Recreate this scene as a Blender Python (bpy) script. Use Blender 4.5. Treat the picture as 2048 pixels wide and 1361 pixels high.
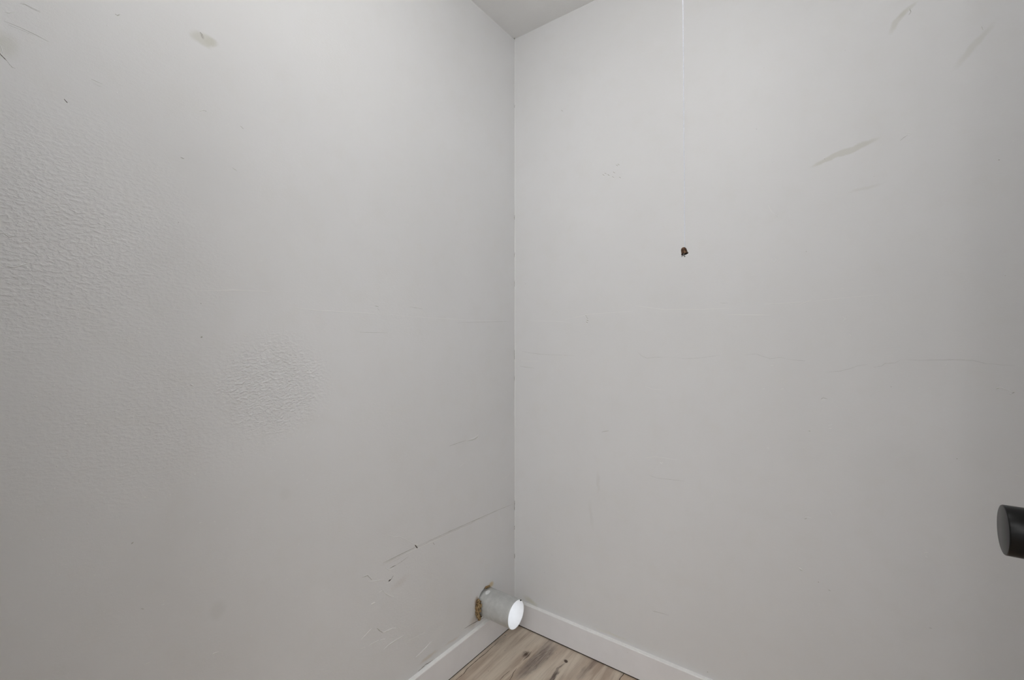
import bpy, bmesh, math, random
from mathutils import Vector, Matrix, noise

for o in list(bpy.data.objects):
    bpy.data.objects.remove(o)
C = bpy.context.scene.collection
sc = bpy.context.scene
random.seed(7)

# ------------------------------------------------------------------ camera
YAW = math.radians(36.35)
CAM = Vector((1.121, -1.540, 1.180))
F = 910.0                      # focal length in pixels of the 2048 wide frame
cd = bpy.data.cameras.new('camera')
cd.sensor_width = 36.0
cd.lens = F / 2048 * 36.0
cd.clip_start = 0.01
cam = bpy.data.objects.new('camera', cd)
C.objects.link(cam)
cam.location = CAM
cam.rotation_euler = (math.pi / 2, 0, YAW)
sc.camera = cam

# ------------------------------------------------------------------ world, lights, exposure
w = bpy.data.worlds.new('world'); sc.world = w
w.use_nodes = True
w.node_tree.nodes['Background'].inputs[0].default_value = (0.75, 0.8, 0.9, 1)
w.node_tree.nodes['Background'].inputs[1].default_value = 0.3
sc.view_settings.view_transform = 'Standard'
sc.view_settings.look = 'None'
sc.view_settings.gamma = 1
sc.view_settings.use_curve_mapping = False
sc.view_settings.exposure = 0.11

BULB = 150.0      # emission strength of the closet bulb
HALL = 36.0        # watts of the corner fill light in the hall
LAMP = (0.76, -1.0)
CEIL = 2.44
HPOS = (1.48, -2.6, 1.9)
hl = bpy.data.lights.new('hall_corner_fill', 'POINT')      # unseen light added right of the doorway to brighten the low corner
hl.shadow_soft_size = 0.30; hl.energy = HALL
hl.color = (0.985, 0.99, 1.0)
hlo = bpy.data.objects.new('hall_corner_fill', hl); C.objects.link(hlo)
hlo.location = HPOS
h2 = bpy.data.lights.new('hall_side_fill', 'AREA')  # unseen fill added in the hall to lift the outer wall edges
h2.shape = 'RECTANGLE'; h2.size = 1.0; h2.size_y = 0.5; h2.energy = 5.5; h2.color = (0.985, 0.99, 1.0)
h2o = bpy.data.objects.new('hall_side_fill', h2); C.objects.link(h2o)
h2o.location = (0.9, -2.3, 2.40)

# ------------------------------------------------------------------ helpers
def ray(px, py):
    a = (px - 1024) / F; b = (680.5 - py) / F
    c, s = math.cos(YAW), math.sin(YAW)
    return Vector((a * c - s, a * s + c, b))
def PL(px, py):                # point of the left wall (y, z)
    r = ray(px, py); t = -CAM.x / r.x; p = CAM + r * t; return (p.y, p.z)
def PB(px, py):                # point of the back wall (x, z)
    r = ray(px, py); t = -CAM.y / r.y; p = CAM + r * t; return (p.x, p.z)
def PF(px, py):                # point of the floor (x, y)
    r = ray(px, py); t = -CAM.z / r.z; p = CAM + r * t; return (p.x, p.y)

def link(name, bm, mats, parent=None, smooth=False):
    me = bpy.data.meshes.new(name)
    bm.to_mesh(me); bm.free()
    for m in (mats if isinstance(mats, (list, tuple)) else [mats]):
        me.materials.append(m)
    if smooth:
        for p in me.polygons: p.use_smooth = True
    o = bpy.data.objects.new(name, me); C.objects.link(o)
    if parent: o.parent = parent
    return o
def thing(name, label, cat, loc=(0, 0, 0)):
    o = bpy.data.objects.new(name, None); C.objects.link(o)
    o.location = loc; o['label'] = label; o['category'] = cat
    o.empty_display_size = 0.05
    return o
def struct(o, label=None, cat=None):
    o['kind'] = 'structure'
    if label: o['label'] = label
    if cat: o['category'] = cat
    return o
def box(bm, x0, x1, y0, y1, z0, z1, mi=0):
    v = [bm.verts.new((x, y, z)) for x in (x0, x1) for y in (y0, y1) for z in (z0, z1)]
    fs = [(0, 1, 3, 2), (4, 6, 7, 5), (0, 4, 5, 1), (2, 3, 7, 6), (0, 2, 6, 4), (1, 5, 7, 3)]
    out = []
    for f in fs:
        q = bm.faces.new([v[i] for i in f]); q.material_index = mi; out.append(q)
    return out
def lathe(bm, prof, M, n=48, mi=0, close=True, smooth=True):
    """prof: (radius, height) pairs turned about local Z, placed by matrix M"""
    rings = []
    for r, h in prof:
        if r < 1e-6:
            rings.append([bm.verts.new(M @ Vector((0, 0, h)))])
        else:
            rings.append([bm.verts.new(M @ Vector((r * math.cos(2 * math.pi * k / n), r * math.sin(2 * math.pi * k / n), h))) for k in range(n)])
    for a, b in zip(rings, rings[1:]):
        for k in range(n):
            q = [a[k % len(a)], a[(k + 1) % len(a)], b[(k + 1) % len(b)], b[k % len(b)]]
            u = []
            for x in q:
                if x not in u: u.append(x)
            if len(u) > 2:
                f = bm.faces.new(u); f.material_index = mi; f.smooth = smooth
    return rings
def tube(bm, pts, rad, n=8, mi=0, taper=None):
    prev = None
    for i, p in enumerate(pts):
        p = Vector(p)
        d = (Vector(pts[min(i + 1, len(pts) - 1)]) - Vector(pts[max(i - 1, 0)])).normalized()
        a = d.cross(Vector((0.3, 0.5, 0.81))).normalized(); b = d.cross(a)
        r = rad * (taper[i] if taper else 1)
        ring = [bm.verts.new(p + a * r * math.cos(2 * math.pi * k / n) + b * r * math.sin(2 * math.pi * k / n)) for k in range(n)]
        if prev:
            for k in range(n):
                f = bm.faces.new((prev[k], prev[(k + 1) % n], ring[(k + 1) % n], ring[k])); f.smooth = True; f.material_index = mi
        else:
            bm.faces.new(ring[::-1]).material_index = mi
        prev = ring
    bm.faces.new(prev).material_index = mi

# ------------------------------------------------------------------ materials
class NT:
    def __init__(s, name):
        s.m = bpy.data.materials.new(name); s.m.use_nodes = True
        s.t = s.m.node_tree; s.b = s.t.nodes['Principled BSDF']
        s.tc = s.t.nodes.new('ShaderNodeTexCoord')
    def n(s, k, **kw):
        x = s.t.nodes.new(k)
        for a, v in kw.items(): setattr(x, a, v)
        return x
    def l(s, a, b): s.t.links.new(a, b)
    def mapping(s, loc, rot, scale, src=None):
        m = s.n('ShaderNodeMapping', vector_type='TEXTURE')
        m.inputs[1].default_value = loc; m.inputs[2].default_value = rot; m.inputs[3].default_value = scale
        s.l(src or s.tc.outputs['Object'], m.inputs[0]); return m.outputs[0]
    def scaled(s, sc_, src=None):
        m = s.n('ShaderNodeMapping'); m.inputs[3].default_value = sc_
        s.l(src or s.tc.outputs['Object'], m.inputs[0]); return m.outputs[0]
    def noise(s, scale, detail=3, rough=0.5, vec=None, dist=0.0):
        x = s.n('ShaderNodeTexNoise'); x.inputs['Scale'].default_value = scale
        x.inputs['Detail'].default_value = detail; x.inputs['Roughness'].default_value = rough
        x.inputs['Distortion'].default_value = dist
        s.l(vec or s.tc.outputs['Object'], x.inputs['Vector']); return x.outputs['Fac']
    def rng(s, v, a, b, c, d, smooth=True):
        x = s.n('ShaderNodeMapRange'); x.interpolation_type = 'SMOOTHSTEP' if smooth else 'LINEAR'
        for i, q in zip((1, 2, 3, 4), (a, b, c, d)): x.inputs[i].default_value = q
        s.l(v, x.inputs[0]); return x.outputs[0]
    def math(s, op, a, b=None):
        x = s.n('ShaderNodeMath', operation=op)
        for i, q in enumerate((a, b)):
            if q is None: continue
            if isinstance(q, (int, float)): x.inputs[i].default_value = q
            else: s.l(q, x.inputs[i])
        return x.outputs[0]
    def ellipse(s, loc, rot, scale, soft=1.0, src=None, inner=0.0):
        """1 inside, 0 outside"""
        v = s.mapping(loc, rot, scale, src)
        x = s.n('ShaderNodeVectorMath', operation='LENGTH'); s.l(v, x.inputs[0])
        return s.rng(x.outputs['Value'], inner, 1.0, soft, 0.0)
    def mix(s, fac, a, b):
        x = s.n('ShaderNodeMix', data_type='RGBA')
        if isinstance(fac, (int, float)): x.inputs[0].default_value = fac
        else: s.l(fac, x.inputs[0])
        for i, q in ((6, a), (7, b)):
            if isinstance(q, tuple): x.inputs[i].default_value = (*q, 1)
            else: s.l(q, x.inputs[i])
        return x.outputs[2]
    def bump(s, h, dist, strength=1.0, normal=None):
        x = s.n('ShaderNodeBump'); x.inputs['Distance'].default_value = dist
        if isinstance(strength, (int, float)): x.inputs['Strength'].default_value = strength
        else: s.l(strength, x.inputs['Strength'])
        s.l(h, x.inputs['Height'])
        if normal: s.l(normal, x.inputs['Normal'])
        return x.outputs[0]
    def out(s, col=None, rough=0.5, metal=0.0, normal=None, spec=None):
        if isinstance(col, tuple): s.b.inputs['Base Color'].default_value = (*col, 1)
        elif col is not None: s.l(col, s.b.inputs['Base Color'])
        if isinstance(rough, (int, float)): s.b.inputs['Roughness'].default_value = rough
        else: s.l(rough, s.b.inputs['Roughness'])
        s.b.inputs['Metallic'].default_value = metal
        if spec is not None: s.b.inputs['Specular IOR Level'].default_value = spec
        if normal: s.l(normal, s.b.inputs['Normal'])
        return s.m

PAINT = (0.80, 0.803, 0.808)
STAIN = (0.60, 0.595, 0.52)
def deg(a): return math.radians(a)

def paint_material(name, plane):
    """plane 'x': a wall of constant x, coords (y, z); plane 'y': a wall of constant y, coords (x, z)"""
    t = NT(name)
    def E(u, v, a, b, ang=0, soft=1.0, inner=0.0, src=None):
        if plane == 'x': return t.ellipse((0, u, v), (deg(ang), 0, 0), (1, a, b), soft, src, inner)
        return t.ellipse((u, 0, v), (0, -deg(ang), 0), (a, 1, b), soft, src, inner)
    # slightly warped coordinates give the stains ragged outlines
    nz = t.n('ShaderNodeTexNoise'); nz.inputs['Scale'].default_value = 25; nz.inputs['Detail'].default_value = 4
    t.l(t.tc.outputs['Object'], nz.inputs['Vector'])
    sub = t.n('ShaderNodeVectorMath', operation='SUBTRACT'); t.l(nz.outputs['Color'], sub.inputs[0]); sub.inputs[1].default_value = (.5, .5, .5)
    scl = t.n('ShaderNodeVectorMath', operation='SCALE'); t.l(sub.outputs[0], scl.inputs[0]); scl.inputs['Scale'].default_value = 0.02
    add = t.n('ShaderNodeVectorMath', operation='ADD'); t.l(t.tc.outputs['Object'], add.inputs[0]); t.l(scl.outputs[0], add.inputs[1])
    W = add.outputs[0]
    col = t.mix(t.rng(t.noise(2.2, 3), .35, .65, 0, 1), PAINT, (0.785, 0.787, 0.789))
    col = t.mix(t.rng(t.noise(14, 4, .6), .45, .75, 0, .35), col, (0.767, 0.762, 0.745))
    def stain_or_shade(mask, c=STAIN):
        nonlocal col
        col = t.mix(mask, col, c)
    if plane == 'x':
        y, z = PL(408, 78); stain_or_shade(E(y, z, .031, .018, 12, .55, .5, W))
        y, z = PL(424, 84); stain_or_shade(E(y, z, .020, .012, 16, .4, .4, W))
        y, z = PL(405, 70); stain_or_shade(E(y, z, .0045, .008, 20, .6, .2, W), (0.4, 0.38, 0.34))
        y, z = PL(2, 88); stain_or_shade(E(y, z, .03, .03, -40, .4, .2, W))
        y, z = PL(435, 1222); stain_or_shade(E(y, z, .022, .028, 0, .35, .3), (0.68, .68, .66))
        y, z = PL(570, 990); stain_or_shade(E(y, z, .02, .02, 0, .2, .3), (0.68, .68, .66))
        y, z = PL(790, 625); stain_or_shade(E(y, z, .25, .008, 3, .15, .2, W), (0.84, .845, .835))
        y, z = PL(753, 1216); stain_or_shade(E(y, z, .02, .012, -20, .3, .2, W), (0.84, .845, .835))
        (y, z), (ya, za), (yb, zb) = PL(905, 1062), PL(766, 1129), PL(1026, 1010)
        an = math.degrees(math.atan2(zb - za, yb - ya))
        stain_or_shade(E(y, z - .002, .29, .0055, an, .30, .2, W), (.55, .53, .5))  # soft shading beneath the long scratch, painted as a darker band
        y, z = PL(790, 1120); stain_or_shade(E(y, z, .06, .008, an, .3, .1, W), (.56, .53, .5))
        y, z = PL(800, 1165); stain_or_shade(E(y, z, .05, .02, 10, .2, .1, W), (.6, .53, .47))
        # brown marks about the duct hole and the baseboard
        y, z = PL(982, 1170); stain_or_shade(E(y, z, .024, .016, 0, .75, .25, W), (0.62, 0.47, 0.24))
        y, z = PL(955, 1212); stain_or_shade(E(y, z, .016, .042, 8, .8, .5, W), (0.36, 0.24, 0.15))
        y, z = PL(950, 1240); stain_or_shade(E(y, z, .05, .03, 20, .45, .2, W), (0.5, 0.42, 0.33))
        y, z = PL(856, 1316); stain_or_shade(E(y, z, .055, .009, 0, .38, .2, W), (0.58, 0.48, 0.34))
        y, z = PL(905, 1282); stain_or_shade(E(y, z, .05, .006, 0, .3, .2, W), (0.62, 0.52, 0.4))
    else:
        # brushed grey-green filler streaks
        x, z = PB(1686, 306); stain_or_shade(E(x, z, .088, .0105, 16, .5, .6, W))
        x, z = PB(1795, 42); stain_or_shade(E(x, z, .040, .010, 55, .42, .4, W))
        x, z = PB(1815, 20); stain_or_shade(E(x, z, .030, .008, 38, .35, .4, W))
        x, z = PB(1948, 92); stain_or_shade(E(x, z, .070, .012, 50, .30, .3, W))
        x, z = PB(1730, 378); stain_or_shade(E(x, z, .05, .006, 6, .2, .2, W))
        x, z = PB(1196, 965); stain_or_shade(E(x, z, .010, .05, 0, .35, .2, W), (.68, .67, .65))
        x, z = PB(1182, 1030); stain_or_shade(E(x, z, .010, .07, 8, .3, .2, W), (.68, .67, .65))
        x, z = PB(1062, 1204); stain_or_shade(E(x, z, .05, .016, -10, .4, .1, W), (0.52, 0.5, 0.33))
        x, z = PB(1225, 1270); stain_or_shade(E(x, z, .09, .010, 0, .22, .1, W), (0.66, 0.6, 0.46))
        x, z = PB(1390, 620); stain_or_shade(E(x, z, .2, .012, 0, .12, .3, W), (0.84, .845, .835))
    # roller texture
    tall = t.scaled((1, 1, 1.9))
    fine = t.noise(420, 2, .5)
    b = t.bump(fine, 0.0006, 0.12 if plane == 'y' else 0.18)
    peel = t.rng(t.noise(105, 3, .5, tall, .25), .35, .75, 0, 1)
    if plane == 'x':
        y1, z1 = PL(30, 470); y2, z2 = PL(545, 775); y3, z3 = PL(330, 830); y4, z4 = PL(860, 1200)
        m = t.math('MULTIPLY', E(y1, z1, .42, .34, 0, 1, .1), 0.95)
        m = t.math('MAXIMUM', m, t.math('MULTIPLY', E(y2, z2, .20, .17, 0, 1, .35), 1.15))
        m = t.math('MAXIMUM', m, t.math('MULTIPLY', E(y3, z3, .4, .25, 0, 1, .1), .55))
        m = t.math('MAXIMUM', m, t.math('MULTIPLY', E(y4, z4, .3, .3, 0, 1, .2), .28))
        m = t.math('MAXIMUM', m, 0.07)
        m = t.math('MULTIPLY', m, 0.85)
        b = t.bump(peel, 0.0014, m, b)
    else:
        b = t.bump(peel, 0.0014, 0.035, b)
    return t.out(col, .5, 0, b, .4)

M_left = paint_material('left_wall_paint', 'x')
M_back = paint_material('back_wall_paint', 'y')
def simple(name, col, rough=.5, metal=0.0, bumpscale=None, bd=.0005, var=0.0, vscale=20, spec=None):
    t = NT(name); c = col
    if var:
        c = t.mix(t.rng(t.noise(vscale, 4, .6), .3, .7, 0, 1), tuple(x * (1 - var) for x in col), tuple(min(1, x * (1 + var)) for x in col))
    n = t.bump(t.noise(bumpscale, 4, .6), bd, .6) if bumpscale else None
    return t.out(c, rough, metal, n, spec)
M_plain = simple('plain_wall_paint', PAINT, .42, bumpscale=300, bd=.0003, var=.02, vscale=6)
M_ceil = simple('ceiling_paint', (0.88, 0.882, 0.875), .6, bumpscale=260, bd=.0004, var=.015, vscale=6)
M_ridge = simple('raised_paint', (0.845, 0.847, 0.84), .4, bumpscale=500, bd=.0003)  # coloured lighter than the walls to strengthen the highlights on the ridges
M_scuff = simple('scuffed_paint', (0.50, 0.49, 0.46), .5, var=.12, vscale=60)
M_faint = simple('hairline_crack', (0.61, 0.61, 0.60), .5, var=.08, vscale=60)
M_crack = simple('dark_crack', (0.10, 0.085, 0.07), .8, var=.2, vscale=90)
M_gyp = simple('torn_drywall', (0.25, 0.17, 0.09), .9, bumpscale=300, bd=.001, var=.4, vscale=90)
M_cav = simple('dark_cavity', (0.03, 0.025, 0.02), .9, var=.2)
M_trim = simple('white_trim_paint', (0.89, 0.885, 0.90), .38, bumpscale=200, bd=.0002, var=.015, vscale=15)
M_caulk = simple('white_caulk', (0.93, 0.925, 0.915), .4, bumpscale=200, bd=.0004, var=.03, vscale=60)
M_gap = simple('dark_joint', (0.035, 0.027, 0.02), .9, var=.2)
M_door = simple('door_paint', (0.75, 0.745, 0.73), .4, bumpscale=200, bd=.0002, var=.01)

# ---- floor laminate
def floor_material():
    t = NT('oak_laminate')
    obj = t.tc.outputs['Object']
    sep = t.n('ShaderNodeSeparateXYZ'); t.l(obj, sep.inputs[0])
    # warp the grain round the knots
    long_ = t.scaled((26, 2.2, 1))
    g1 = t.noise(1.0, 5, .62, long_, .9)
    fine = t.noise(1.0, 4, .7, t.scaled((240, 9, 1)), .3)
    blotch = t.noise(7, 3, .5, t.scaled((1.6, .55, 1)))
    col = t.mix(t.rng(g1, .36, .68, 0, 1), (0.46, 0.355, 0.27), (0.71, 0.615, 0.50))
    col = t.mix(t.rng(blotch, .42, .66, 0, .55), col, (0.73, 0.64, 0.525))
    col = t.mix(t.rng(fine, .5, .78, 0, .35), col, (0.19, 0.14, 0.11))
    wn = t.n('ShaderNodeTexNoise'); wn.inputs['Scale'].default_value = 30; wn.inputs['Detail'].default_value = 4
    t.l(obj, wn.inputs['Vector'])
    sub = t.n('ShaderNodeVectorMath', operation='SUBTRACT'); t.l(wn.outputs['Color'], sub.inputs[0]); sub.inputs[1].default_value = (.5, .5, .5)
    scl = t.n('ShaderNodeVectorMath', operation='SCALE'); t.l(sub.outputs[0], scl.inputs[0]); scl.inputs['Scale'].default_value = .018
    add = t.n('ShaderNodeVectorMath', operation='ADD'); t.l(obj, add.inputs[0]); t.l(scl.outputs[0], add.inputs[1])
    W = add.outputs[0]
    def E(px, py, a, b, ang, soft, inner, src=W):
        x, y = PF(px, py); return t.ellipse((x, y, 0), (0, 0, deg(ang)), (a, b, 1), soft, src, inner)
    streak = t.rng(t.noise(1.0, 5, .65, t.scaled((150, 14, 1)), .6), .35, .62, 1, .5)
    def put(mask, c, st=True):
        nonlocal col
        if st: mask = t.math('MULTIPLY', mask, streak)
        col = t.mix(mask, col, c)
    put(E(1075, 1322, .034, .15, -4, 1, .5), (0.23, 0.185, 0.16))     # broad dark streak
    put(E(1095, 1290, .022, .10, 0, .6, .3), (0.27, 0.22, 0.19))
    put(E(1052, 1310, .020, .028, 0, .95, .45), (0.19, 0.13, 0.095))         # knot
    put(E(1051, 1309, .009, .012, 0, .8, .4), (0.075, 0.045, 0.03), False)
    put(E(1186, 1328, .014, .085, 0, .75, .4), (0.23, 0.17, 0.135))        # second streak
    put(E(1168, 1345, .018, .07, 0, .6, .4), (0.25, 0.19, 0.15))
    put(E(1131, 1323, .010, .0115, 0, 1, .5), (0.09, 0.06, 0.042), False)  # small knot
    put(E(1116, 1340, .0055, .050, -2, 1, .5), (0.14, 0.105, 0.085))       # its tail
    put(E(1108, 1354, .009, .040, 0, 1, .5), (0.10, 0.072, 0.06))
    put(E(1000, 1283, .020, .045, 0, .5, .2), (0.24, 0.19, 0.145))
    # the plank beyond the seam is a little redder
    xs = PF(1249, 1345)[0]
    col = t.mix(t.math('MULTIPLY', t.math('GREATER_THAN', sep.outputs[0], xs), .6), col, (0.52, 0.38, 0.26))
    n = t.bump(fine, .0004, .35)
    n = t.bump(g1, .0006, .25, n)
    return t.out(col, .42, 0, n, .4)
M_floor = floor_material()

# ------------------------------------------------------------------ surface relief joined into a wall mesh
def strip(bm, pts, to3, nrm, width, height, mi, base=-0.00005, jag=0.0, n_sub=4, ends=0.15):
    """low ridge along pts (2-D wall coords); to3 maps (u, v) to 3-D, nrm is the wall normal"""
    P = []
    for i in range(len(pts) - 1):
        for k in range(n_sub):
            f = k / n_sub
            P.append((pts[i][0] * (1 - f) + pts[i + 1][0] * f, pts[i][1] * (1 - f) + pts[i + 1][1] * f))
    P.append(pts[-1])
    N = len(P)
    if jag:
        P = [(u + random.uniform(-jag, jag), v + random.uniform(-jag, jag)) if 0 < i < N - 1 else (u, v) for i, (u, v) in enumerate(P)]
    prev = None
    for i, (u, v) in enumerate(P):
        a = P[max(i - 1, 0)]; b = P[min(i + 1, N - 1)]
        dx, dy = b[0] - a[0], b[1] - a[1]; L = math.hypot(dx, dy) or 1
        nx, ny = -dy / L, dx / L
        s = max(ends, math.sin(math.pi * (i + .35) / (N - .3)) ** .5) * random.uniform(.75, 1.2)
        prof = [(-.5, 0), (-.25, .8), (0, 1), (.25, .8), (.5, 0)]
        ring = []
        for q, h in prof:
            p = to3(u + nx * width * s * q, v + ny * width * s * q) + nrm * (height * h * (.4 + .6 * s) if h else base)
            ring.append(bm.verts.new(p))
        if prev:
            for k in range(4):
                f = bm.faces.new((prev[k], prev[k + 1], ring[k + 1], ring[k])); f.smooth = True; f.material_index = mi
        prev = ring
def nub(bm, c, to3, nrm, r, h, mi, stretch=1.0, ang=0.0):
    n = 8
    top = bm.verts.new(to3(*c) + nrm * h)
    rings = []
    for rr, hh in ((.55, .75), (1.0, -.2)):
        ring = []
        for k in range(n):
            a = 2 * math.pi * k / n; x = r * rr * stretch * math.cos(a) * random.uniform(.85, 1.15); y = r * rr * math.sin(a)
            u = c[0] + x * math.cos(ang) - y * math.sin(ang); v = c[1] + x * math.sin(ang) + y * math.cos(ang)
            ring.append(bm.verts.new(to3(u, v) + nrm * h * hh))
        rings.append(ring)
    for k in range(n):
        f = bm.faces.new((top, rings[0][k], rings[0][(k + 1) % n])); f.smooth = True; f.material_index = mi
        f = bm.faces.new((rings[0][k], rings[1][k], rings[1][(k + 1) % n], rings[0][(k + 1) % n])); f.smooth = True; f.material_index = mi

RIDGE, SCUFF, FAINT, CRACK, GYP, CAV = 1, 2, 3, 4, 5, 6
WMATS = [M_ridge, M_scuff, M_faint, M_crack, M_gyp, M_cav]
mm = 0.001

# ------------------------------------------------------------------ wall_left (x = 0), with the hole of the duct
DY, DZ, DR, DL = -0.185, 0.171, 0.0505, 0.142
YF = -1.60                        # inner face of the front wall
bm = bmesh.new()
hole = []
NH = 40
for k in range(NH):
    a = 2 * math.pi * k / NH
    r = DR + .0016 + .0012 * noise.noise(Vector((math.cos(a) * 3, math.sin(a) * 3, 1)))
    d = math.degrees(a) % 360                    # 0 = towards the corner (+y), 90 = up
    if 95 < d < 150: r += .0035 * math.sin(math.pi * (d - 95) / 55)       # open gap at upper left
    if 75 < d < 100: r += .005
    if 150 <= d < 235: r += .009 + .003 * math.sin(d * .35)               # torn pocket filled with foam
    hole.append((DY + r * math.cos(a), DZ + r * math.sin(a)))
outer = [(YF - .12, 0), (0.0, 0), (0.0, CEIL), (YF - .12, CEIL)]
vo = [bm.verts.new((0, y, z)) for y, z in outer]
vi = [bm.verts.new((0, y, z)) for y, z in hole]
ed = [bm.edges.new((vo[k], vo[(k + 1) % 4])) for k in range(4)] + [bm.edges.new((vi[k], vi[(k + 1) % NH])) for k in range(NH)]
bmesh.ops.triangle_fill(bm, use_beauty=True, use_dissolve=False, edges=ed, normal=(1, 0, 0))
for f in bm.faces:
    f.normal_update()
    if f.normal.x < 0: f.normal_flip()
vj = [bm.verts.new((-.013, y, z)) for y, z in hole]
vk = [bm.verts.new((-.095, DY + (y - DY) * 1.15, DZ + (z - DZ) * 1.15)) for y, z in hole]
for k in range(NH):
    f = bm.faces.new((vi[k], vj[k], vj[(k + 1) % NH], vi[(k + 1) % NH])); f.material_index = GYP
    f = bm.faces.new((vj[k], vk[k], vk[(k + 1) % NH], vj[(k + 1) % NH])); f.material_index = CAV
bm.faces.new(vk).material_index = CAV
bo = [bm.verts.new((-.1, y, z)) for y, z in outer]
for k in range(4): bm.faces.new((vo[k], bo[k], bo[(k + 1) % 4], vo[(k + 1) % 4]))
bm.faces.new(bo)

L3 = lambda u, v: Vector((0, u, v)); LN = Vector((1, 0, 0))
def LS(px, wd, h, mi, jag=0.0, **k): strip(bm, [PL(*p) for p in px], L3, LN, wd * mm, h * mm, mi, jag=jag * mm, **k)
# long pulled tape line sloping down from the corner
LS([(766, 1127), (800, 1110), (833, 1094)], 2.6, .5, SCUFF)
LS([(833, 1094), (900, 1063), (950, 1041), (1000, 1019), (1026, 1009)], 1.8, .45, SCUFF)
LS([(770, 1130), (833, 1099), (900, 1068), (945, 1048)], 3.5, .5, RIDGE)
LS([(830, 1091), (835, 1097)], 4, .8, CRACK)
LS([(828, 1089), (836, 1091)], 3, 1.4, RIDGE)
LS([(866, 1086), (869, 1090)], 2, .7, SCUFF)
LS([(774, 1070), (788, 1075), (800, 1074), (818, 1083), (830, 1089)], 2, .9, RIDGE, .6)
LS([(770, 1136), (779, 1141), (788, 1137)], 2, 1.0, RIDGE, .4)
LS([(780, 1137), (786, 1134), (792, 1131)], 1.6, .3, CRACK, .4)
LS([(792, 1131), (803, 1124), (817, 1114)], 1.3, .3, SCUFF, .5)
LS([(776, 1166), (782, 1160), (787, 1152)], 1.6, .3, CRACK, .8)
LS([(777, 1163), (781, 1160)], 3.2, .4, CRACK)
LS([(774, 1168), (779, 1165), (783, 1160)], 2, 1.3, RIDGE, .3)
LS([(724, 1156), (735, 1152), (743, 1161)], 2, .6, SCUFF, .6)
LS([(726, 1154), (736, 1150), (746, 1161)], 2.4, 1.0, RIDGE, .6)
LS([(737, 1164), (750, 1163), (768, 1159)], 2.2, 1.2, RIDGE, .4)
LS([(763, 1178), (770, 1187), (778, 1192), (788, 1195)], 4.0, 1.8, RIDGE, .2)
LS([(758, 1186), (765, 1181)], 2.5, 1.2, RIDGE)
LS([(742, 1210), (750, 1206)], 7, 1.2, RIDGE)
LS([(754, 1257), (760, 1263), (767, 1267)], 2.2, .4, SCUFF)
LS([(765, 1266), (775, 1262), (784, 1258), (792, 1257)], 4, 1.6, RIDGE, .2)
LS([(768, 1299), (778, 1290), (790, 1282), (808, 1271)], 2.6, 1.4, RIDGE, .3)
LS([(815, 1283), (830, 1276), (850, 1265)], 1.8, .8, RIDGE, .2)
LS([(832, 1315), (845, 1303), (856, 1291), (863, 1283)], 2.0, 1.5, RIDGE)
LS([(722, 1280), (732, 1270), (743, 1258)], 2.2, 1.0, RIDGE, .6)
LS([(738, 1292), (748, 1286), (758, 1281)], 2, .8, RIDGE, .5)
LS([(720, 1298), (730, 1296)], 2, .9, RIDGE, .6)
LS([(760, 1282), (770, 1279)], 3, 1.2, RIDGE, .8)
LS([(836, 1344), (844, 1337), (850, 1331), (858, 1326), (866, 1321)], 1.9, .35, CRACK, .5)
LS([(929, 1258), (942, 1250), (955, 1243), (968, 1236)], 2.0, .35, CRACK, .3)
LS([(935, 881), (944, 879), (950, 876), (958, 870)], 3.2, 2.2, RIDGE, .6)
LS([(935, 883), (950, 879), (956, 874)], 1.4, .6, SCUFF, .4)
LS([(898, 893), (915, 887), (933, 881)], 1.4, .5, SCUFF)
LS([(1006, 959), (1012, 955), (1019, 949)], 2.0, 1.2, RIDGE, .7)
LS([(1002, 1007), (1001, 1034)], 1.6, .8, RIDGE)
LS([(918, 935), (930, 926)], 1.6, .5, RIDGE)
LS([(995, 1061), (993, 1065)], 3, 1.0, RIDGE)
# knife scratches and ticks, upper left
LS([(40, 7), (50, 9), (62, 16), (81, 25)], 1.0, .25, SCUFF)
LS([(42, 4), (80, 22)], 1.4, .5, RIDGE)
LS([(8, 42), (40, 55), (72, 70), (98, 84)], .9, .25, SCUFF)
LS([(16, 49), (44, 60), (68, 71)], 1.2, .5, RIDGE)
LS([(-6, 100), (2, 110), (8, 116), (14, 122)], 1.3, .3, CRACK)
LS([(14, 122), (20, 130), (25, 135), (31, 137)], .9, .3, SCUFF)
LS([(0, 88), (4, 98), (5, 108)], 1.2, .7, RIDGE)
LS([(128, 198), (135, 206)], 1.6, .4, CRACK)
LS([(230, 28), (235, 31), (240, 29)], 1.5, .4, SCUFF)
LS([(400, 64), (404, 69), (406, 77)], 2.5, .6, SCUFF, 1)
LS([(399, 222), (406, 220), (412, 222)], 2, 1.0, RIDGE, .4)
LS([(408, 220), (413, 223)], 1.4, .4, SCUFF)
LS([(481, 252), (487, 258)], 1.2, .4, SCUFF)
LS([(361, 314), (368, 317)], 3, 1.6, RIDGE)
LS([(465, 336), (474, 342)], 1.1, .5, SCUFF)
LS([(183, 158), (205, 168)], 1.6, .8, RIDGE); LS([(185, 165), (203, 174)], 1.2, .5, RIDGE)
LS([(-4, 466), (8, 468), (18, 475), (30, 473)], 1.2, .3, SCUFF)
LS([(10, 532), (28, 535), (60, 526)], 2, 1.2, RIDGE)
LS([(10, 24), (17, 26), (33, 23)], 1.4, .5, RIDGE)
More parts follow.
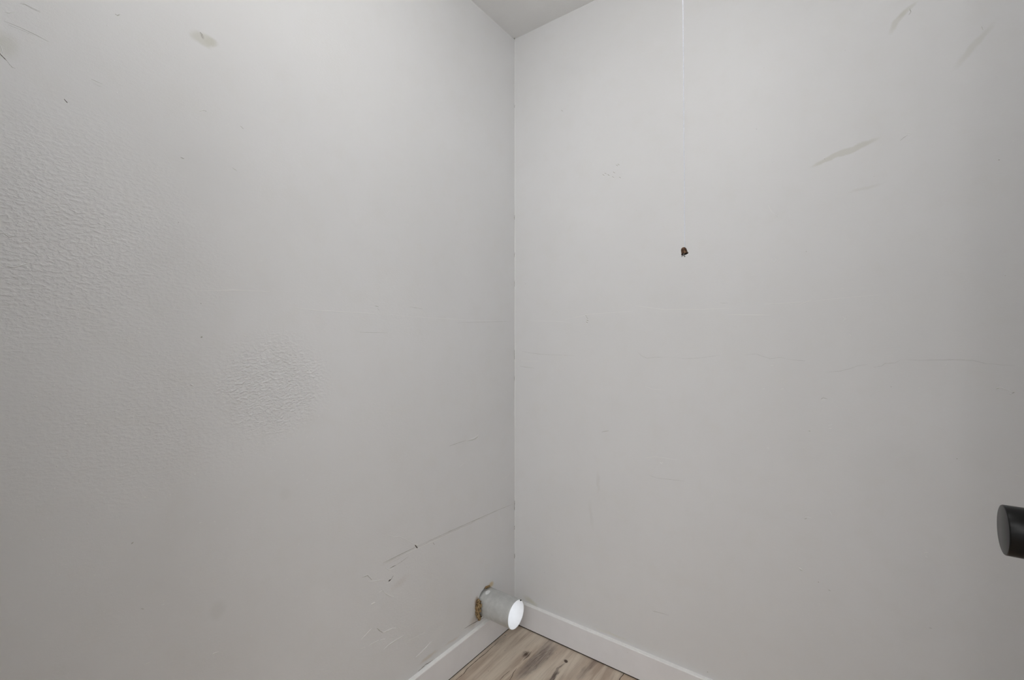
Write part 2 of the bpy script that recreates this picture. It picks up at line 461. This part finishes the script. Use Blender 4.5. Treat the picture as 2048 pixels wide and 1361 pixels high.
# board seam, a long shallow joint
LS([(400, 582), (470, 581), (540, 584)], 2.2, .35, RIDGE)
LS([(590, 616), (640, 622), (700, 625), (760, 629)], 2.4, .4, RIDGE)
LS([(760, 629), (850, 636), (940, 641), (1026, 643)], 2.0, .25, RIDGE)
LS([(720, 665), (775, 666)], 1.2, .2, FAINT)
LS([(819, 614), (832, 616), (846, 618)], 1.2, .3, FAINT, .4)
LS([(755, 617), (759, 621)], 2, .8, RIDGE)
LS([(750, 612), (757, 614)], 1.3, .4, SCUFF)
LS([(915, 646), (1022, 643)], 1.2, .2, FAINT)
LS([(470, 1028), (474, 1025), (478, 1028)], 1.6, .8, RIDGE)
LS([(282, 1218), (288, 1219)], 1.3, .4, SCUFF)
LS([(425, 1309), (438, 1304)], 2, .9, RIDGE)
LS([(288, 1331), (303, 1324)], 1.8, .7, RIDGE)
LS([(380, 769), (388, 773)], 2.5, 1.4, RIDGE)
# scattered roller specks, in length mostly along the wall
for i in range(230):
    px, py = random.uniform(5, 1015), random.uniform(20, 1330)
    u, v = PL(px, py)
    if v < .16 or u > -.02 or math.hypot(u - DY, v - DZ) < .09: continue
    k = 1 + 1.2 * math.exp(-((px - 350) ** 2 + (py - 850) ** 2) / 90000)
    nub(bm, (u, v), L3, LN, random.uniform(.5, 1.0) * mm * k, random.uniform(.15, .45) * mm * k, 1 if random.random() < .98 else 2, random.uniform(1, 2.6), random.uniform(-.3, .9))
for i in range(170):            # coarse drips of the rough patch
    a = random.gauss(0, 1); b_ = random.gauss(0, 1)
    px, py = 520 + a * 85, 800 + b_ * 85
    u, v = PL(px, py)
    nub(bm, (u, v), L3, LN, random.uniform(.7, 1.3) * mm, random.uniform(.2, .5) * mm, 1, random.uniform(1.5, 3.2), random.uniform(.2, .9))
wall_left = struct(link('wall_left', bm, [M_left] + WMATS))

# ------------------------------------------------------------------ wall_back (y = 0)
XR = 1.50
bm = bmesh.new()
box(bm, -.1, XR + .1, 0, .1, 0, CEIL)
B3 = lambda u, v: Vector((u, 0, v)); BN = Vector((0, -1, 0))
def BS(px, wd, h, mi, jag=0.0, **k): strip(bm, [PB(*p) for p in px], B3, BN, wd * mm, h * mm, mi, jag=jag * mm, **k)
# hairline cracks of the board joint
BS([(1043, 703), (1060, 706), (1082, 709), (1150, 712)], 1.3, .2, FAINT, .4)
BS([(1040, 733), (1068, 737)], 1.5, .2, FAINT)
BS([(1042, 722), (1080, 723)], 2.0, .4, RIDGE)
BS([(1276, 705), (1283, 712), (1294, 717), (1310, 715), (1345, 715)], 1.1, .2, FAINT, .5)
BS([(1345, 715), (1370, 718), (1400, 716), (1430, 712), (1440, 711)], 1.0, .2, FAINT, .5)
BS([(1490, 710), (1512, 708), (1525, 713), (1540, 718), (1560, 715), (1580, 720)], 1.1, .2, FAINT, .4)
BS([(1580, 720), (1610, 722)], 1.0, .2, FAINT)
BS([(1650, 745), (1680, 743), (1702, 737), (1716, 732), (1736, 729)], 1.1, .2, FAINT, .3)
BS([(1745, 735), (1762, 733), (1770, 727), (1790, 726), (1802, 720)], 1.2, .2, FAINT, .3)
BS([(1802, 720), (1850, 721), (1900, 720), (1945, 721), (1975, 728), (2030, 732)], 1.2, .2, FAINT, .3)
BS([(1130, 640), (1180, 629), (1265, 623)], 2.4, .3, RIDGE)
BS([(1270, 612), (1330, 620), (1400, 620), (1458, 617)], 2.4, .35, RIDGE)
BS([(1455, 630), (1540, 631)], 3.0, .35, RIDGE)
BS([(1527, 609), (1570, 607), (1606, 604)], 1.8, .5, RIDGE)
BS([(1597, 611), (1612, 605), (1623, 600)], 2.2, 1.0, RIDGE, .7)
BS([(1606, 605), (1680, 597), (1760, 590)], 1.4, .35, RIDGE)
BS([(1440, 606), (1456, 607)], 1.2, .2, FAINT)
BS([(1060, 642), (1110, 643), (1140, 645)], 2.0, .25, RIDGE)
# chips, flakes and drips
BS([(1800, 282), (1808, 275), (1816, 270)], 1.2, .4, SCUFF)
BS([(1806, 271), (1815, 266), (1823, 268), (1817, 273)], 2.2, 1.1, RIDGE, .4)
BS([(1812, 288), (1828, 284), (1836, 281)], 1.6, .7, RIDGE)
BS([(1819, 17), (1822, 24), (1817, 30)], 1.6, .4, SCUFF, .5)
BS([(1963, 53), (1966, 60)], 1.2, .4, SCUFF)
BS([(1760, 291), (1764, 288)], 1.5, .6, RIDGE)
for p in ((1207, 350), (1211, 347), (1217, 350), (1228, 345), (1234, 331), (1237, 329), (1226, 354), (1240, 355), (1172, 632), (1174, 636), (1175, 641), (1174, 645)):
    BS([(p[0] - 2, p[1] - 1), (p[0] + 2, p[1] + 1.5)], 2.0, .35, SCUFF)
    BS([(p[0] - 2, p[1] + 1.5), (p[0] + 2, p[1] + 3.5)], 1.8, .9, RIDGE)
BS([(1122, 220), (1126, 223)], 1.6, .4, SCUFF); BS([(1209, 233), (1214, 235)], 1.4, .8, RIDGE)
BS([(1544, 518), (1549, 516), (1552, 521), (1548, 526), (1544, 523), (1544, 518)], 1.8, 1.0, RIDGE)
BS([(1541, 318), (1549, 313)], 1.6, .8, RIDGE); BS([(1542, 325), (1550, 322)], 1.6, .8, RIDGE, .4)
BS([(1536, 411), (1544, 425), (1550, 428)], 1.5, .7, RIDGE, .4); BS([(1552, 430), (1556, 435)], 2.6, 1.5, RIDGE)
BS([(1684, 634), (1691, 638), (1686, 642)], 1.6, .8, RIDGE)
BS([(1698, 669), (1702, 672)], 1.4, .7, RIDGE)
BS([(1890, 732), (1893, 729)], 1.8, .9, RIDGE)
BS([(1642, 799), (1646, 796), (1656, 799)], 1.4, .4, SCUFF, .4); BS([(1642, 801), (1650, 800)], 1.6, .9, RIDGE)
BS([(1656, 852), (1664, 850)], 1.4, .7, RIDGE); BS([(1657, 858), (1664, 857)], 1.4, .7, RIDGE)
BS([(1617, 862), (1621, 863)], 1.6, .4, SCUFF)
BS([(1992, 777), (2000, 775), (2006, 778), (2015, 780), (2022, 784)], 2.0, 1.0, RIDGE, .7)
BS([(1992, 778.5), (1998, 777)], 1.2, .9, SCUFF); BS([(2024, 787), (2029, 785)], 1.8, .5, SCUFF)
BS([(2018, 787), (2024, 790)], 2, 1.2, RIDGE)
BS([(1203, 865), (1210, 863), (1218, 862)], 1.5, .3, SCUFF)
BS([(1290, 917), (1310, 914), (1330, 917), (1355, 921)], 1.8, .45, RIDGE)
BS([(1295, 950), (1315, 957), (1345, 960), (1370, 963)], 1.3, .2, FAINT)
BS([(1290, 773), (1305, 779), (1322, 780)], 1.4, .4, RIDGE)
BS([(1541, 732), (1547, 732)], 2.2, 1.1, RIDGE); BS([(1524, 779), (1530, 778)], 2, 1, RIDGE); BS([(1562, 780), (1567, 777)], 1.8, .9, RIDGE)
BS([(1320, 925), (1323, 928), (1326, 925)], 1.7, .9, RIDGE)
BS([(1534, 895), (1538, 898)], 1.5, .8, RIDGE)
BS([(1598, 1136), (1604, 1141)], 3.6, 1.6, RIDGE); BS([(1600, 1140), (1605, 1143)], 1.4, 1.0, SCUFF)
BS([(1609, 1035), (1616, 1035), (1624, 1037)], 1.4, .7, RIDGE, .4); BS([(1609, 1039), (1614, 1037)], 1.4, .4, SCUFF)
BS([(1659, 1023), (1664, 1031)], 1.6, .9, RIDGE, .4)
BS([(1656, 1180), (1662, 1183)], 1.4, .5, SCUFF)
BS([(1848, 1107), (1856, 1105)], 1.5, .8, RIDGE, .4); BS([(1850, 1112), (1855, 1116)], 1.5, .8, RIDGE, .4)
BS([(2012, 1116), (2022, 1113)], 1.6, .9, RIDGE, .5); BS([(2016, 1128), (2018, 1131)], 2, 1, RIDGE)
BS([(2030, 950), (2042, 954)], 1.5, .8, RIDGE, .5); BS([(1858, 1256), (1864, 1258)], 1.4, .5, SCUFF)
BS([(1305, 1223), (1310, 1224), (1330, 1229), (1338, 1232)], 1.1, .3, SCUFF, .2)
for p, r in (((1637, 1165), .9), ((1104, 1111), 1.1), ((1089, 1146), .8), ((1051, 568), .8), ((1649, 318), .7), ((1281, 1301), 1.2), ((1415, 1345), 1.6), ((1998, 320), .9)):
    nub(bm, PB(*p), B3, BN, r * mm, .35 * mm, CRACK if r < 1.05 else SCUFF)
for i in range(110):
    u, v = PB(random.uniform(1045, 2040), random.uniform(80, 1300))
    if v < .14: continue
    nub(bm, (u, v), B3, BN, random.uniform(.5, 1.0) * mm, random.uniform(.15, .4) * mm, 1 if random.random() < .9 else 2, random.uniform(1, 2))
# beads of caulk run down the corner
zs = [1.0 * k / 120 for k in range(121)]
strip(bm, [(.0028 + .0012 * noise.noise(Vector((0, 0, z * 30))), .105 + z * (CEIL - .115)) for z in zs], B3, BN, .0055, .0009, RIDGE, n_sub=1, ends=.6)
def corner_crack(z0, z1, wd):
    n = 7
    strip(bm, [(.0012 + random.uniform(-.0006, .0008), z0 + (z1 - z0) * k / n) for k in range(n + 1)], B3, BN, wd, .0016, CRACK, n_sub=1)
for (a, b, wd) in ((1002, 1022, .0022), (1108, 1118, .002), (700, 720, .0012), (752, 764, .0012), (505, 515, .001), (210, 216, .001), (430, 440, .001), (560, 574, .001), (1052, 1060, .001)):
    corner_crack(PB(1030, b)[1], PB(1030, a)[1], wd)
for k in range(26):
    z = random.choice([random.uniform(.14, .8), random.uniform(.3, .62)])
    nub(bm, (random.uniform(.0015, .004), z), B3, BN, random.uniform(1, 2.2) * mm, random.uniform(.8, 1.6) * mm, 1, 1.5, 1.57)
wall_back = struct(link('wall_back', bm, [M_back] + WMATS))

# ------------------------------------------------------------------ the other walls of the closet and the hall beyond the door
DX0, DX1, DH = 0.55, 1.325, 2.05        # doorway in the front wall
bm = bmesh.new(); box(bm, XR, XR + .1, YF - .12, 0, 0, CEIL); struct(link('wall_right', bm, M_plain))
bm = bmesh.new()
box(bm, 0, DX0, YF - .12, YF, 0, CEIL); box(bm, DX1, XR, YF - .12, YF, 0, CEIL); box(bm, DX0, DX1, YF - .12, YF, DH, CEIL)
struct(link('wall_front', bm, M_plain))
bm = bmesh.new()
box(bm, -.9, 2.7, -3.3, -3.2, 0, CEIL); box(bm, -.9, -.8, -3.2, YF - .12, 0, CEIL); box(bm, 2.6, 2.7, -3.2, YF - .12, 0, CEIL)
box(bm, -.8, -.1, YF - .12, YF, 0, CEIL); box(bm, XR + .1, 2.6, YF - .12, YF, 0, CEIL)
struct(link('wall_hall', bm, M_plain))
bm = bmesh.new(); box(bm, -.9, 2.7, -3.3, .1, CEIL, CEIL + .05)
strip(bm, [(.001, -.001), (.006, -.008)], lambda u, v: Vector((u, v, CEIL)), Vector((0, 0, -1)), .006, .002, 1)
struct(link('ceiling', bm, [M_ceil, M_scuff]))

# ------------------------------------------------------------------ floor
bm = bmesh.new(); box(bm, -.9, 2.7, -3.3, .1, -.05, 0)
F3 = lambda u, v: Vector((u, v, 0)); FN = Vector((0, 0, 1))
def FS(px, wd, mi=1, jag=0.0, h=.25): strip(bm, [PF(*p) for p in px], F3, FN, wd * 1.7 * mm, h * mm, mi, jag=jag * mm, n_sub=5)
FS([(996, 1284), (990, 1290), (982, 1297), (972, 1307), (960, 1316), (945, 1329), (933, 1340), (928, 1348), (912, 1361), (890, 1376)], 1.7, 1, .25)
FS([(1034, 1337), (1027, 1346), (1024, 1354), (1016, 1366)], 1.3, 1, .4)
FS([(1020, 1342), (1008, 1352), (997, 1364)], 1.2, 1, .2)
FS([(1249, 1345.5), (1246, 1351), (1241, 1356), (1238, 1362), (1225, 1380)], 1.7, 1, .2)
FS([(1090, 1298), (1083, 1304), (1076, 1311)], 1.2, 2, .4)
FS([(1102, 1300), (1086, 1308), (1070, 1318), (1053, 1332)], 1.1, 2, .8)
FS([(1063, 1304), (1056, 1313), (1046, 1322)], 1.4, 1, .6)
FS([(1046, 1306), (1052, 1304), (1055, 1308), (1051, 1313), (1046, 1311)], 1.2, 2, .3)
for p in ((1113, 1307), (977, 1343), (1010, 1302)): nub(bm, PF(*p), F3, FN, 1.2 * mm, .3 * mm, 1)
# broken patch of filler by the baseboard under the duct
for i in range(26):
    p = (1003 + random.gauss(0, 5), 1273 + random.gauss(0, 4)); p = (p[0], p[1] - (p[0] - 1003) * .55)
    x, y = PF(*p)
    if x > .02: nub(bm, (x, y), F3, FN, random.uniform(1.6, 4.0) * mm, random.uniform(.4, 1.2) * mm, random.choice((1, 3, 3, 3, 3)), 1.6, 1.3)
M_fcrack = simple('grain_crack', (0.075, 0.05, 0.035), .7, var=.2, vscale=80)
M_fline = simple('grain_line', (0.15, 0.11, 0.085), .6, var=.2, vscale=80)
M_fill = simple('floor_filler', (0.50, 0.48, 0.41), .8, var=.3, vscale=150, bumpscale=300)
struct(link('floor', bm, [M_floor, M_fcrack, M_fline, M_fill]))

# ------------------------------------------------------------------ baseboards (inside the corner), caulked on top, with a dark joint at the floor
BH, BT = 0.099, 0.0125
def baseboard(name, axis, a0, a1):
    bm = bmesh.new()
    prof = [(0, .0048), (BT - .0004, .0048), (BT, BH - .0018), (BT - .0014, BH), (.0, BH + .0022)]
    n = 60
    prev = None
    for k in range(n + 1):
        s = a0 + (a1 - a0) * k / n
        ring = []
        for i, (d, z) in enumerate(prof):
            wob = noise.noise(Vector((s * 23, i, 3))) * .0006 if i in (4,) else 0
            s2 = s
            if k == n: s2 = a1 - (d if axis == 'y' else 0)
            if k == 0 and axis == 'x': s2 = a0 + d
            p = (d, s2, z + wob) if axis == 'y' else (s2, -d, z + wob)
            ring.append(bm.verts.new(p))
        if prev:
            for i in range(5):
                j = (i + 1) % 5
                f = bm.faces.new((prev[i], prev[j], ring[j], ring[i])); f.material_index = 1 if i in (2, 3) else 0
        else: bm.faces.new(ring)
        prev = ring
    bm.faces.new(prev)
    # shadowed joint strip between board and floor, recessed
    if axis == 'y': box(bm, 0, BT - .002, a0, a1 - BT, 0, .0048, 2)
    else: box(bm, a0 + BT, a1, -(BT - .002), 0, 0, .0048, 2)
    bmesh.ops.recalc_face_normals(bm, faces=bm.faces)
    return bm
bm = baseboard('baseboard_left', 'y', YF, 0.0)
struct(link('baseboard_left', bm, [M_trim, M_caulk, M_gap]))
bm = baseboard('baseboard_back', 'x', 0.0, XR)
def nailmark(px, py, r):
    r_ = ray(px, py); t = (-BT - CAM.y) / r_.y; p = CAM + r_ * t
    nub(bm, (p.x, p.z), lambda u, v: Vector((u, -BT - .0001, v)), BN, r * mm, .3 * mm, 3)
for p in ((1255, 1306, .9), (1259, 1344, 1.0), (1251, 1292.5, .8)): nailmark(*p)
struct(link('baseboard_back', bm, [M_trim, M_caulk, M_gap, M_scuff]))
bm = bmesh.new(); box(bm, XR - BT, XR, YF, -BT, 0, BH); struct(link('baseboard_right', bm, M_trim))

# ------------------------------------------------------------------ the duct stub through the left wall
duct = thing('duct_pipe', 'short round galvanized metal duct sticking out of the left wall above the baseboard corner', 'duct', (0, DY, DZ))
def duct_metal():
    t = NT('galvanized_steel')
    n1 = t.noise(45, 4, .6, t.scaled((1, 1, 1)))
    col = t.mix(t.rng(n1, .35, .7, 0, 1), (0.60, 0.615, 0.605), (0.68, 0.695, 0.685))
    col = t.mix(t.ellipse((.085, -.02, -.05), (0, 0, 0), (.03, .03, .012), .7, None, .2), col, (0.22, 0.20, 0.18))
    rough = t.rng(t.noise(30, 3), .3, .7, .34, .52)
    return t.out(col, rough, .55, t.bump(t.noise(70, 3), .0006, .3))
M_duct = duct_metal()
M_ductin = simple('whitened_duct_inside', (0.93, 0.935, 0.95), .3, .0, var=.02, vscale=60, spec=.8)  # inside of the pipe coloured near white for the bright light in it
RX = Matrix.Rotation(math.pi / 2, 4, 'Y')          # local z -> x
bm = bmesh.new()
ro, ri = DR, DR - .0012
lathe(bm, [(ro, -.085)] + [(ro, DL * k / 12) for k in range(0, 13)], RX, 72, 0)
lathe(bm, [(ro, DL), (ro - .0001, DL + .0006), (ri + .0001, DL + .0006), (ri, DL)], RX, 72, 0)
lathe(bm, [(ri, DL - .0)] + [(ri, DL * (1 - k / 8)) for k in range(1, 9)] + [(ri, -.085)], RX, 72, 1)
bmesh.ops.remove_doubles(bm, verts=bm.verts, dist=1e-6)
for v in bm.verts:          # hand bent, faintly out of round
    a = math.atan2(v.co.z, v.co.y); e = 1 + .012 * math.sin(2 * a + .6) + .006 * noise.noise(Vector((v.co.x * 20, math.cos(a) * 1.5, math.sin(a) * 1.5)))
    v.co.y *= e; v.co.z *= e
shell = link('pipe', bm, [M_duct, M_ductin], duct, True)
# daylight reaches the duct from its outer end
dl = bpy.data.lights.new('duct_daylight', 'AREA'); dl.shape = 'DISK'; dl.size = .088; dl.energy = .042; dl.color = (.95, .98, 1)
dlo = bpy.data.objects.new('duct_daylight', dl); C.objects.link(dlo)
dlo.location = (.02, DY, DZ); dlo.rotation_euler = (0, -math.pi / 2, 0)
# folded lock seam along the upper far side
bm = bmesh.new()
a = math.radians(62)
tube(bm, [(DL * k / 10 * .99, math.cos(a) * (ro + .0002), math.sin(a) * (ro + .0002)) for k in range(11)], .0009, 6)
link('seam', bm, M_duct, duct, True)
# dark notch of the seam at the mouth
bm = bmesh.new()
a = math.radians(52)
tube(bm, [(DL - .002, math.cos(a) * (ri), math.sin(a) * (ri)), (DL + .0014, math.cos(a) * (ri - .001), math.sin(a) * (ri - .001))], .0026, 8)
nt = link('notch', bm, M_cav, duct); nt['label'] = 'small black notch at the mouth of the duct'
# white sticker near the wall
bm = bmesh.new()
cen = bm.verts.new((.020, 0, 0)); ring = []
def onpipe(x, ang, r=ro + .0011): return Vector((x, math.cos(ang) * r, math.sin(ang) * r))
cen.co = onpipe(.021, math.radians(108))
for k in range(24):
    t_ = 2 * math.pi * k / 24; q = 1 + .12 * noise.noise(Vector((math.cos(t_) * 2, math.sin(t_) * 2, 0)))
    ring.append(bm.verts.new(onpipe(.021 + .0085 * math.cos(t_) * q, math.radians(108) + .21 * math.sin(t_) * q)))
for k in range(24): bm.faces.new((cen, ring[k], ring[(k + 1) % 24]))
st = link('sticker', bm, simple('white_sticker', (.85, .87, .87), .45, var=.03, vscale=80), duct); st['label'] = 'small white sticker on top of the duct'
# crumbled foam round the collar
def foam_mat():
    t = NT('aged_foam')
    n1 = t.noise(140, 4, .7)
    col = t.mix(t.rng(n1, .38, .62, 0, 1), (0.10, 0.055, 0.022), (0.56, 0.41, 0.21))
    col = t.mix(t.rng(t.noise(60, 2), .5, .7, 0, .6), col, (0.30, 0.18, 0.08))
    return t.out(col, .85, 0, t.bump(t.noise(260, 4, .7), .003, .8))
M_foam = foam_mat()
def clump(name, centers, seed):
    bm = bmesh.new()
    for (x, y, z, rx, ry, rz) in centers:
        r = bmesh.ops.create_icosphere(bm, subdivisions=3, radius=1)
        for v in r['verts']:
            d = v.co.normalized()
            k = 1.04 + .55 * noise.noise(d * 2.2 + Vector((seed, x * 300, z * 200))) + .34 * noise.noise(d * 5 + Vector((seed, 0, z * 90)))
            v.co = Vector((x + d.x * rx * k, y + d.y * ry * k, z + d.z * rz * k))
    return link(name, bm, M_foam, duct, True)
c1 = clump('foam_plug', [(.006, -.053, .022, .009, .008, .010), (.008, -.057, .004, .010, .009, .014), (.006, -.058, -.012, .009, .009, .013), (.010, -.051, .012, .010, .005, .010),
                         (.006, -.055, -.027, .007, .007, .010), (.006, -.048, -.040, .005, .006, .007), (.012, -.054, -.004, .008, .005, .008)], 1)
c1['label'] = 'brown crumbling foam on the left side of the duct'
c2 = clump('foam_plug', [(.002, .004, .054, .005, .010, .004), (.003, -.002, .056, .004, .006, .004), (.002, .014, .052, .004, .006, .003)], 5)
c2['label'] = 'tan foam flecks above the duct'

# ------------------------------------------------------------------ ceiling lamp (above the frame) and its pull cord
M_porc = simple('white_porcelain', (0.8, 0.8, 0.78), .25, var=.01)
lamp = thing('ceiling_lamp', 'white porcelain bulb holder mounted on the closet ceiling, out of the frame', 'lamp', (LAMP[0], LAMP[1], CEIL))
FL = Matrix.Rotation(math.pi, 4, 'X')
bm = bmesh.new(); lathe(bm, [(0, 0), (.057, 0), (.057, .008), (.050, .018), (.030, .030), (.024, .070), (.022, .078), (0, .078)], FL, 48)
link('lamp_holder', bm, M_porc, lamp, True)
t = NT('lit_bulb'); t.b.inputs['Emission Color'].default_value = (1, .995, .985, 1); t.b.inputs['Emission Strength'].default_value = BULB
M_bulb = t.out((.9, .9, .88), .3)
bm = bmesh.new(); lathe(bm, [(.013, .076), (.015, .086), (.022, .100), (.029, .115), (.031, .128), (.028, .142), (.018, .154), (0, .159)], FL, 32)
link('bulb', bm, M_bulb, lamp, True)

CP = Vector((.863, -.613, 0))
def cord_xy(z):          # hangs a hair out of plumb, with kinks from the packing
    f = (z - 1.36) / .95
    lean = .0110 * f
    kx = .0007 * noise.noise(Vector((z * 38, 1, 0))) + .0007 * noise.noise(Vector((z * 13, 2, 0)))
    return Vector((CP.x - .805 * lean + kx, CP.y + .593 * lean + kx * .5, z))
cord = thing('pull_cord', 'thin white pull cord ending in a small brass bell, hanging before the right-hand wall', 'pull cord', (CP.x, CP.y, 1.35))
def local(p): return Vector(p) - Vector((CP.x, CP.y, 1.35))
bm = bmesh.new()
zs = [1.362 + k * .004 for k in range(235)]
for ph in (0, math.pi):           # two twisted strands
    tube(bm, [local(cord_xy(z) + Vector((math.cos(z * 900 + ph), math.sin(z * 900 + ph), 0)) * .00045) for z in zs], .00075, 6)
# last length up to the switch of the holder
e = cord_xy(zs[-1])
tube(bm, [local(e), local(e + Vector((-.006, -.03, .05))), local((LAMP[0] + .02, LAMP[1] + .012, CEIL - .045))], .0009, 6)
M_cord = simple('white_cotton_cord', (0.76, 0.785, 0.85), .75, var=.06, vscale=300)
link('cord', bm, M_cord, cord, True)
def bell_mat():
    t = NT('aged_brass')
    col = t.mix(t.rng(t.noise(160, 3), .4, .7, 0, 1), (0.06, 0.03, 0.018), (0.20, 0.12, 0.07))
    return t.out(col, .34, .85)
T = Matrix.Translation(local((CP.x, CP.y, 1.3505))) @ Matrix.Rotation(deg(-10), 4, Vector((-.593, .805, 0))) @ Matrix.Rotation(deg(-12), 4, Vector((.805, .593, 0)))
bm = bmesh.new()
lathe(bm, [(0, .0138), (.0018, .0136), (.0040, .0122), (.0053, .0095), (.0058, .0055), (.0061, .0020), (.0069, .0004), (.0069, -.0002), (.0063, -.0004)], T, 32)
lathe(bm, [(.0063, -.0004), (.0056, .0015), (.0050, .006), (.003, .010), (0, .0115)], T, 32, 1)  # inner face given a near-black colour for the shade within the bell
bell = link('bell', bm, [bell_mat(), M_cav], cord, True); bell['label'] = 'small dark brass bell-shaped end'
bm = bmesh.new()
for k in range(9):
    a = random.uniform(0, 6.28); r = random.uniform(.001, .0034)
    p0 = local((CP.x - .002, CP.y + .001, 1.354)); p1 = p0 + Vector((-.0018 + r * .5 * math.cos(a), .0012 + r * .5 * math.sin(a), -.005)); p2 = p1 + Vector((r * math.cos(a), r * math.sin(a), -.0035))
    tube(bm, [p0, p1, p2], .00042, 5)
tube(bm, [local((CP.x - .001, CP.y + .001, 1.357)), local((CP.x - .0035, CP.y + .0026, 1.348))], .0013, 6)
fr = link('frayed_knot', bm, simple('grey_frayed_cord', (.30, .31, .31), .85, var=.2, vscale=400), cord, True); fr['label'] = 'grey frayed knot under the bell'

# ------------------------------------------------------------------ open door at the right with its black knob
DF = 1.330                      # face of the door towards the camera
bm = bmesh.new()
fs = box(bm, DF, DF + .035, YF + .01, -.800, .012, 2.035)
bmesh.ops.bevel(bm, geom=list(bm.edges), offset=.0015, segments=2, affect='EDGES')
door = struct(link('door_1', bm, M_door))
# trim_1: the casing of the doorway, on the closet side
bm = bmesh.new()
box(bm, DX0 - .06, DX0, YF, YF + .014, 0, DH + .06); box(bm, DX0, DX1, YF, YF + .014, DH, DH + .06); box(bm, DX1 + .04, DX1 + .10, YF, YF + .014, 0, DH + .06)
bmesh.ops.bevel(bm, geom=list(bm.edges), offset=.002, segments=1, affect='EDGES')
struct(link('trim_1', bm, M_trim))
KX, KY, KZ, KR = 1.2575, -0.826, 0.974, 0.0263
M_knob = simple('matte_black_metal', (0.003, 0.003, 0.003), .33, .0, var=.05, vscale=200, spec=.2)
KM = Matrix.Translation((KX, KY, KZ)) @ RX
bm = bmesh.new()
R_ = KR
lathe(bm, [(0, 0), (R_ - .0012, 0), (R_ - .0004, .0003), (R_, .0011), (R_, .0215), (R_ - .0008, .0245), (R_ - .003, .0275), (R_ - .0065, .0295), (.0135, .0305), (.0115, .033), (.0115, .064), (.0, .064)], KM, 96)
knob = link('door_knob', bm, M_knob, door, True); knob['label'] = 'matte black round knob of the open door'
bm = bmesh.new()
lathe(bm, [(.0115, .062), (.030, .063), (.0325, .0645), (.0325, DF - KX), (0, DF - KX)], KM, 64)
link('rose', bm, M_knob, knob, True)
